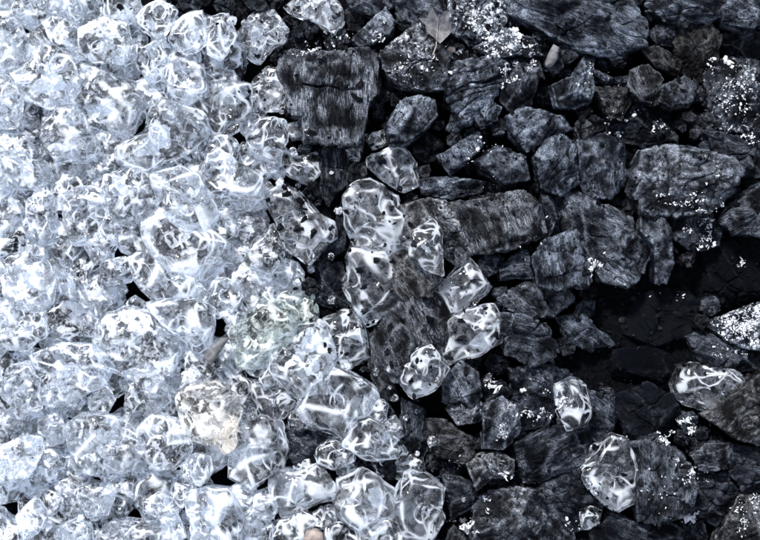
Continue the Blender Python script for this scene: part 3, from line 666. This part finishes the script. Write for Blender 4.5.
# ------------------------------------------------------------------ loose bits
def grit(name, spots, mat, label, cat, seed, sub=1, parent=None):
    rng = random.Random(seed); d, f = ico(sub); V, F = [], []; n = 0
    for (px, py, r, lift) in spots:
        wx, wy = world(px, py); z = hget(wx, wy, 3, 60)
        if z < 5: z = 3
        sc = np.array([rng.uniform(.7, 1.9), rng.uniform(.5, 1.1), rng.uniform(.3, .7)]) * r * (1.25 if sub == 0 else 1)
        a = rng.uniform(0, 3.14); jit = 1 + np.array([rng.uniform(-.5, .5) for _ in range(len(d))])
        B = d * jit[:, None] * sc
        B = np.stack([B[:, 0] * math.cos(a) - B[:, 1] * math.sin(a), B[:, 0] * math.sin(a) + B[:, 1] * math.cos(a), B[:, 2]], 1)
        V.append(B + np.array([wx, wy, z + sc[2] * .3 + lift])); F.append(f + n); n += len(d)
    V = np.concatenate(V) * S
    if parent is not None:
        c = parent.location; a = parent.rotation_euler[2]; V = V - np.array(c)
        V = np.stack([V[:, 0] * math.cos(a) + V[:, 1] * math.sin(a), -V[:, 0] * math.sin(a) + V[:, 1] * math.cos(a), V[:, 2]], 1)
    o = sheet(name, V, np.concatenate(F), mat, parent, smooth=False)
    if parent is None: tag(o, label, cat, kind='stuff')
    return o

rng = random.Random(77)
def patch_of_ash(x, y, sx, sy, n, ang=0, big=2.4):
    """crumbs gathered round a few centres, most of them dust-fine"""
    out = []; ca, sa = math.cos(math.radians(ang)), math.sin(math.radians(ang)); cs = [(rng.gauss(0, .5), rng.gauss(0, .5)) for _ in range(6)]
    for _ in range(n):
        c = rng.choice(cs); u, v = (c[0] + rng.gauss(0, .16)) * sx, (c[1] + rng.gauss(0, .16)) * sy
        out.append((x + u * ca - v * sa, y + u * sa + v * ca, min(big * .8, .22 + rng.expovariate(3.4)), 0))
    return out
# crusts that sit on one lump are a part of that lump
for nick, args in (("five-sided charcoal slab sprinkled with white ash", (418,58,22,16,60,-30,1.2)),
                   ("charcoal lump crusted with white ash crumbs", (736,97,28,30,150,60,1.6)),
                   ("pale grey charcoal loaf with frosted front edge", (672,204,30,7,70,0,1.3)),
                   ("charcoal chunk thick with white ash at the right edge", (740,328,26,16,420,-25,2.8)),
                   ("small upright charcoal block with combed vertical ridges", (592,267,7,12,120,20,2.0)),
                   ("faceted charcoal lump with an ash tip", (504,476,8,5,50,20,2.0)),
                   ("egg-shaped charcoal with pale vertical streaks", (500,425,9,17,50,0,1.0)),
                   ("blue-grey charcoal lump split by long cracks", (504,80,4,16,50,0,1.6)),
                   ("speckled charcoal block in the bottom right corner", (745,515,18,24,80,0,1.2)),
                   ("speckled charcoal piece under the white ash", (725,352,22,8,50,15,1.4))):
    grit('ash_crust', patch_of_ash(*args), M_ASH, None, None, 9, 0, parent=LUMP[nick])
ASHC = [(345,28,16,12),(318,40,14,20),(375,38,12,14),(480,20,24,60),(500,45,20,60),(512,70,12,34),(535,52,14,20),(455,48,8,8),
        (620,130,22,10),(660,120,18,8),(715,60,10,8),(750,135,14,16),(705,225,14,34),(712,245,10,16),(690,205,12,6),(750,262,10,8),
        (650,300,35,5),(690,425,14,40),(668,440,12,30),(690,465,18,20),(700,480,18,12),(492,385,9,30),(540,418,12,14),(525,415,10,14),(563,400,14,16),
        (465,528,10,16),(487,500,8,6),(695,522,8,12),(625,440,9,5),(575,530,12,8),(560,250,60,8),(640,480,50,10),(720,180,30,8),(500,160,30,8),(300,45,12,8),(590,70,30,8),(480,143,14,6),(455,465,20,6)]
sp = []
for (x, y, s_, n) in ASHC: sp += patch_of_ash(x, y, s_, s_ * .8, int(n * 2.4), 0, 1.8)
for (x, y, r) in ((612,131,1.5),(622,131,1.5),(658,127,1.7),(666,124,1.3),(728,58,3.0),(734,61,2.6),(695,522,3.4),(701,524,2.8),(489,382,2.8),(495,387,2.6),(492,378,2.2),(524,392,1.9),(466,527,2.6),(471,530,2.3),(463,532,2.0),(486,501,1.8),(488,512,2.0),(513,30,2.2),(520,35,1.9),(488,30,2.2),(451,73,1.6)):
    for _ in range(3): sp.append((x + rng.gauss(0, r * .6), y + rng.gauss(0, r * .6), r * rng.uniform(.5, 1), .4))
grit('ash_crumbs', sp, M_ASH, 'tiny white ash crumbs scattered over the black charcoal', 'ash', 3, 0)
sp = []
for _ in range(2600):
    x, y = rng.uniform(-10, 770), rng.uniform(-10, 550)
    if x > edge(y) - 10: sp.append((x, y, min(3.6, .6 + rng.expovariate(1.4)), 0))
o = grit('charcoal_grit', sp, M_COAL, 'fine black charcoal grit and splinters filling the gaps between the lumps', 'charcoal grit', 4)
o.color = (.2, .05, .3, .3)

# dry leaf: five pointed lobes, folded, a few tenths of a millimetre thick
def leaf():
    cx, cy = 437, 30; wx, wy = world(cx, cy); z = hget(wx, wy, 10, 90) + 4
    out = pts("421,21 428,21 432,11 435,18 438,22 442,16 449,15 446,24 450,31 445,37 439,43 434,38 428,33 427,27")
    rings = 10; V, F = [], []; n = len(out)
    sub = []
    for i in range(n):
        a, b = out[i], out[(i + 1) % n]
        for t in (0, .33, .66): sub.append((a[0] + (b[0] - a[0]) * t, a[1] + (b[1] - a[1]) * t))
    m = len(sub)
    for side in (1, -1):
        for r in range(rings + 1):
            t = r / rings
            for (x, y) in sub:
                u, v = (x - cx) * t * 1.2, -(y - cy) * t * 1.2
                h = abs(v * .6 + u * .25) * .5 + 1.2 * math.sin(u * .5 + v * .3) * t + 1.6 * t * t
                V.append((u + wx, v + wy, h + z + side * .25))
    k = (rings + 1) * m
    for side in (0, 1):
        for r in range(rings):
            for i in range(m):
                q = [side * k + r * m + i, side * k + r * m + (i + 1) % m, side * k + (r + 1) * m + (i + 1) % m, side * k + (r + 1) * m + i]
                F.append(q[::-1] if side == 0 else q)
    for i in range(m):
        a, b = rings * m + i, rings * m + (i + 1) % m
        F.append([a, b, b + k, a + k])
    o = sheet('dry_leaf', np.array(V) * S, F, M_LEAF)
    tag(o, 'curled grey dry leaf with pointed lobes lying on charcoal near the top', 'leaf')
    vv, ff = [], []; m0 = 0                                    # midrib and stalk
    line = [(438, 19), (437.5, 25), (437, 31), (436.5, 38), (436, 45), (433, 52)]; rad = (.25, .4, .55, .7, .8, .7)
    for (x, y), q in zip(line, rad):
        u, v = (x - cx) * 1.2, -(y - cy) * 1.2
        h = abs(v * .6 + u * .25) * .5 + 1.2
        for a in range(6): vv.append((u + wx + q * math.cos(a * 1.047), v + wy, min(h, 5) + z + q * math.sin(a * 1.047)))
    for r in range(len(line) - 1):
        for a in range(6): ff.append([r * 6 + a, r * 6 + (a + 1) % 6, (r + 1) * 6 + (a + 1) % 6, (r + 1) * 6 + a])
    sheet('stalk', np.array(vv) * S, ff, M_PEB, o)
leaf()
def pebble(P, z, H, mat, name, label, cat, seed, q=2.3):
    cx, cy, A = centroid(P); wx, wy = world(cx, cy); d, f = ico(4)
    R = radial([((x - cx), -(y - cy)) for x, y in P], 0, 0, soft=4)
    r = softmax_radius(d, R, H, q, cut_planes(random.Random(seed), 3, R, H, .8, .95), 8)
    V = d * r[:, None]; V = V * (1 + .05 * noise(V / 5 + seed, 1))[:, None]
    o = sheet(name, (V + np.array([0, 0, 0])) * S, f, mat); o.location = (wx * S, wy * S, z * S); tag(o, label, cat)
def rest(px, py, r, H): 
    wx, wy = world(px, py); return hget(wx, wy, r, 80) + H * .6
pebble(pts("303,540 306,532 315,529 323,534 324,545 305,546"), rest(314, 538, 6, 7), 7, M_PEB, 'pebble', 'smooth brown pebble half hidden under ice at the bottom edge', 'pebble', 1)
pebble(pts("545,62 549,52 554,43 560,47 558,58 552,67 546,68"), rest(552, 55, 5, 5), 5, M_LEAF, 'stone_chip', 'pale grey elongated stone chip standing in the ash-flecked charcoal', 'stone', 2)
pebble(pts("446,49 450,45 456,46 456,51 449,53"), rest(451, 49, 3, 3), 3, M_PEB, 'pebble', 'tiny tan pebble just below the dry leaf', 'pebble', 3)
pebble(pts("203,357 226,331 232,335 212,366"), 50, 5, M_LEAF, 'stone_chip', 'grey stick-like stone chip lying among the ice chunks', 'stone', 4, 3)

# ------------------------------------------------------------------ bed under everything
nx, ny = 240, 180
X, Y = np.meshgrid(np.linspace(-620, 620, nx), np.linspace(-470, 470, ny)); Q = np.stack([X.ravel(), Y.ravel(), np.zeros(nx * ny)], 1)
Z = fbm(Q / 30, 4, 4, .6) * 5 - 1
i = np.arange(nx * ny).reshape(ny, nx); F = np.stack([i[:-1, :-1].ravel(), i[:-1, 1:].ravel(), i[1:, 1:].ravel(), i[1:, :-1].ravel()], 1)
o = sheet('ground', np.stack([Q[:, 0], Q[:, 1], Z], 1) * S, F, M_BED); o['kind'] = 'structure'

# ------------------------------------------------------------------ labels
DIRS = ['to the right of', 'above and right of', 'just above', 'above and left of', 'to the left of', 'below and left of', 'just below', 'below and right of']
anchors = [p for p in placed if p[3]]
used = set()
for p in anchors:
    p[5]['label'] = p[3]; p[5]['category'] = p[4]
    p[5]['group'] = 'charcoal lumps' if p[4] == 'charcoal' else 'ice chunks'; used.add(p[3])
for p in placed:
    if p[3]: continue
    best = sorted(anchors, key=lambda a: math.hypot(a[0] - p[0], a[1] - p[1]) + (0 if a[4] == p[4] or p[4] == 'shard' else 25) + (25 if len(a[3].split()) > 9 else 0))
    for a in best[:40]:
        ang = math.degrees(math.atan2(-(p[1] - a[1]), p[0] - a[0])); dr = DIRS[int(((ang + 382.5) % 360) // 45)]
        look = 'tiny ice splinter' if p[4] == 'shard' else ('small ' if p[2] < 24 else '') + ('clear ice chunk' if p[4] == 'ice' else 'charcoal piece'); cat = 'charcoal' if p[4] == 'charcoal' else 'ice'
        nk = a[3].split(','); nk = nk[0] if len(a[3].split()) > 9 else a[3]
        lab = f'{look} {dr} the {nk}'
        w = lab.split()
        if len(w) <= 16 and lab not in used : break
    used.add(lab)
    p[5]['label'] = lab; p[5]['category'] = cat; p[5]['group'] = 'charcoal lumps' if p[4] == 'charcoal' else 'ice chunks'

# ------------------------------------------------------------------ camera, light, render
cam = bpy.data.objects.new('camera', bpy.data.cameras.new('camera')); C.objects.link(cam); bpy.context.scene.camera = cam
cam.location = (0, 0, CAMD * S); cam.data.sensor_width = 36
cam.data.lens = 36 * (CAMD - REF) / 760.0; cam.data.clip_end = 50; cam.data.clip_start = .01
W = bpy.data.worlds.new('World'); bpy.context.scene.world = W; W.use_nodes = True
nt = W.node_tree; bg = nt.nodes['Background']; sky = nt.nodes.new('ShaderNodeTexSky'); sky.sky_type = 'NISHITA'; sky.sun_disc = False
CLO, CHI, CB = .50, .60, 19.0
EL, AZ = 43, -24            # sun from the top left of the picture
sky.sun_elevation = math.radians(EL); sky.sun_rotation = math.radians(AZ)
# unseen cloud banks added over the blue to brighten and contrast the ice
tcw = nt.nodes.new('ShaderNodeTexCoord'); cn = nt.nodes.new('ShaderNodeTexNoise'); cn.inputs['Scale'].default_value = 2.1; cn.inputs['Detail'].default_value = 5; cn.inputs['Roughness'].default_value = .5
mr = nt.nodes.new('ShaderNodeMapRange'); mr.inputs[1].default_value = CLO; mr.inputs[2].default_value = CHI
mx = nt.nodes.new('ShaderNodeMix'); mx.data_type = 'RGBA'; mx.inputs[7].default_value = (CB * .90, CB * .96, CB * 1.08, 1)
nt.links.new(tcw.outputs['Generated'], cn.inputs['Vector']); nt.links.new(cn.outputs['Fac'], mr.inputs[0]); nt.links.new(mr.outputs[0], mx.inputs[0]); nt.links.new(sky.outputs[0], mx.inputs[6])
nt.links.new(mx.outputs[2], bg.inputs[0]); bg.inputs[1].default_value = .06
sun = bpy.data.objects.new('sun', bpy.data.lights.new('sun', 'SUN')); C.objects.link(sun)
sun.data.energy = 3.6; sun.data.angle = math.radians(8); sun.data.color = (1, .97, .93)
dv = Vector((math.sin(math.radians(AZ)) * math.cos(math.radians(EL)), math.cos(math.radians(AZ)) * math.cos(math.radians(EL)), math.sin(math.radians(EL))))
sun.rotation_euler = dv.to_track_quat('Z', 'Y').to_euler()
sc = bpy.context.scene
sc.view_settings.view_transform = 'Standard'; sc.view_settings.look = 'None'; sc.view_settings.gamma = 1; sc.view_settings.exposure = 1.2
cy = sc.cycles; cy.max_bounces = 14; cy.transmission_bounces = 13; cy.glossy_bounces = 5; cy.diffuse_bounces = 3; cy.transparent_max_bounces = 8
cy.sample_clamp_indirect = 20; cy.use_denoising = True; cy.use_adaptive_sampling = True; cy.adaptive_threshold = .04; cy.adaptive_min_samples = 20; cy.blur_glossy = 0
try: cy.denoiser = 'OPENIMAGEDENOISE'
except Exception: pass
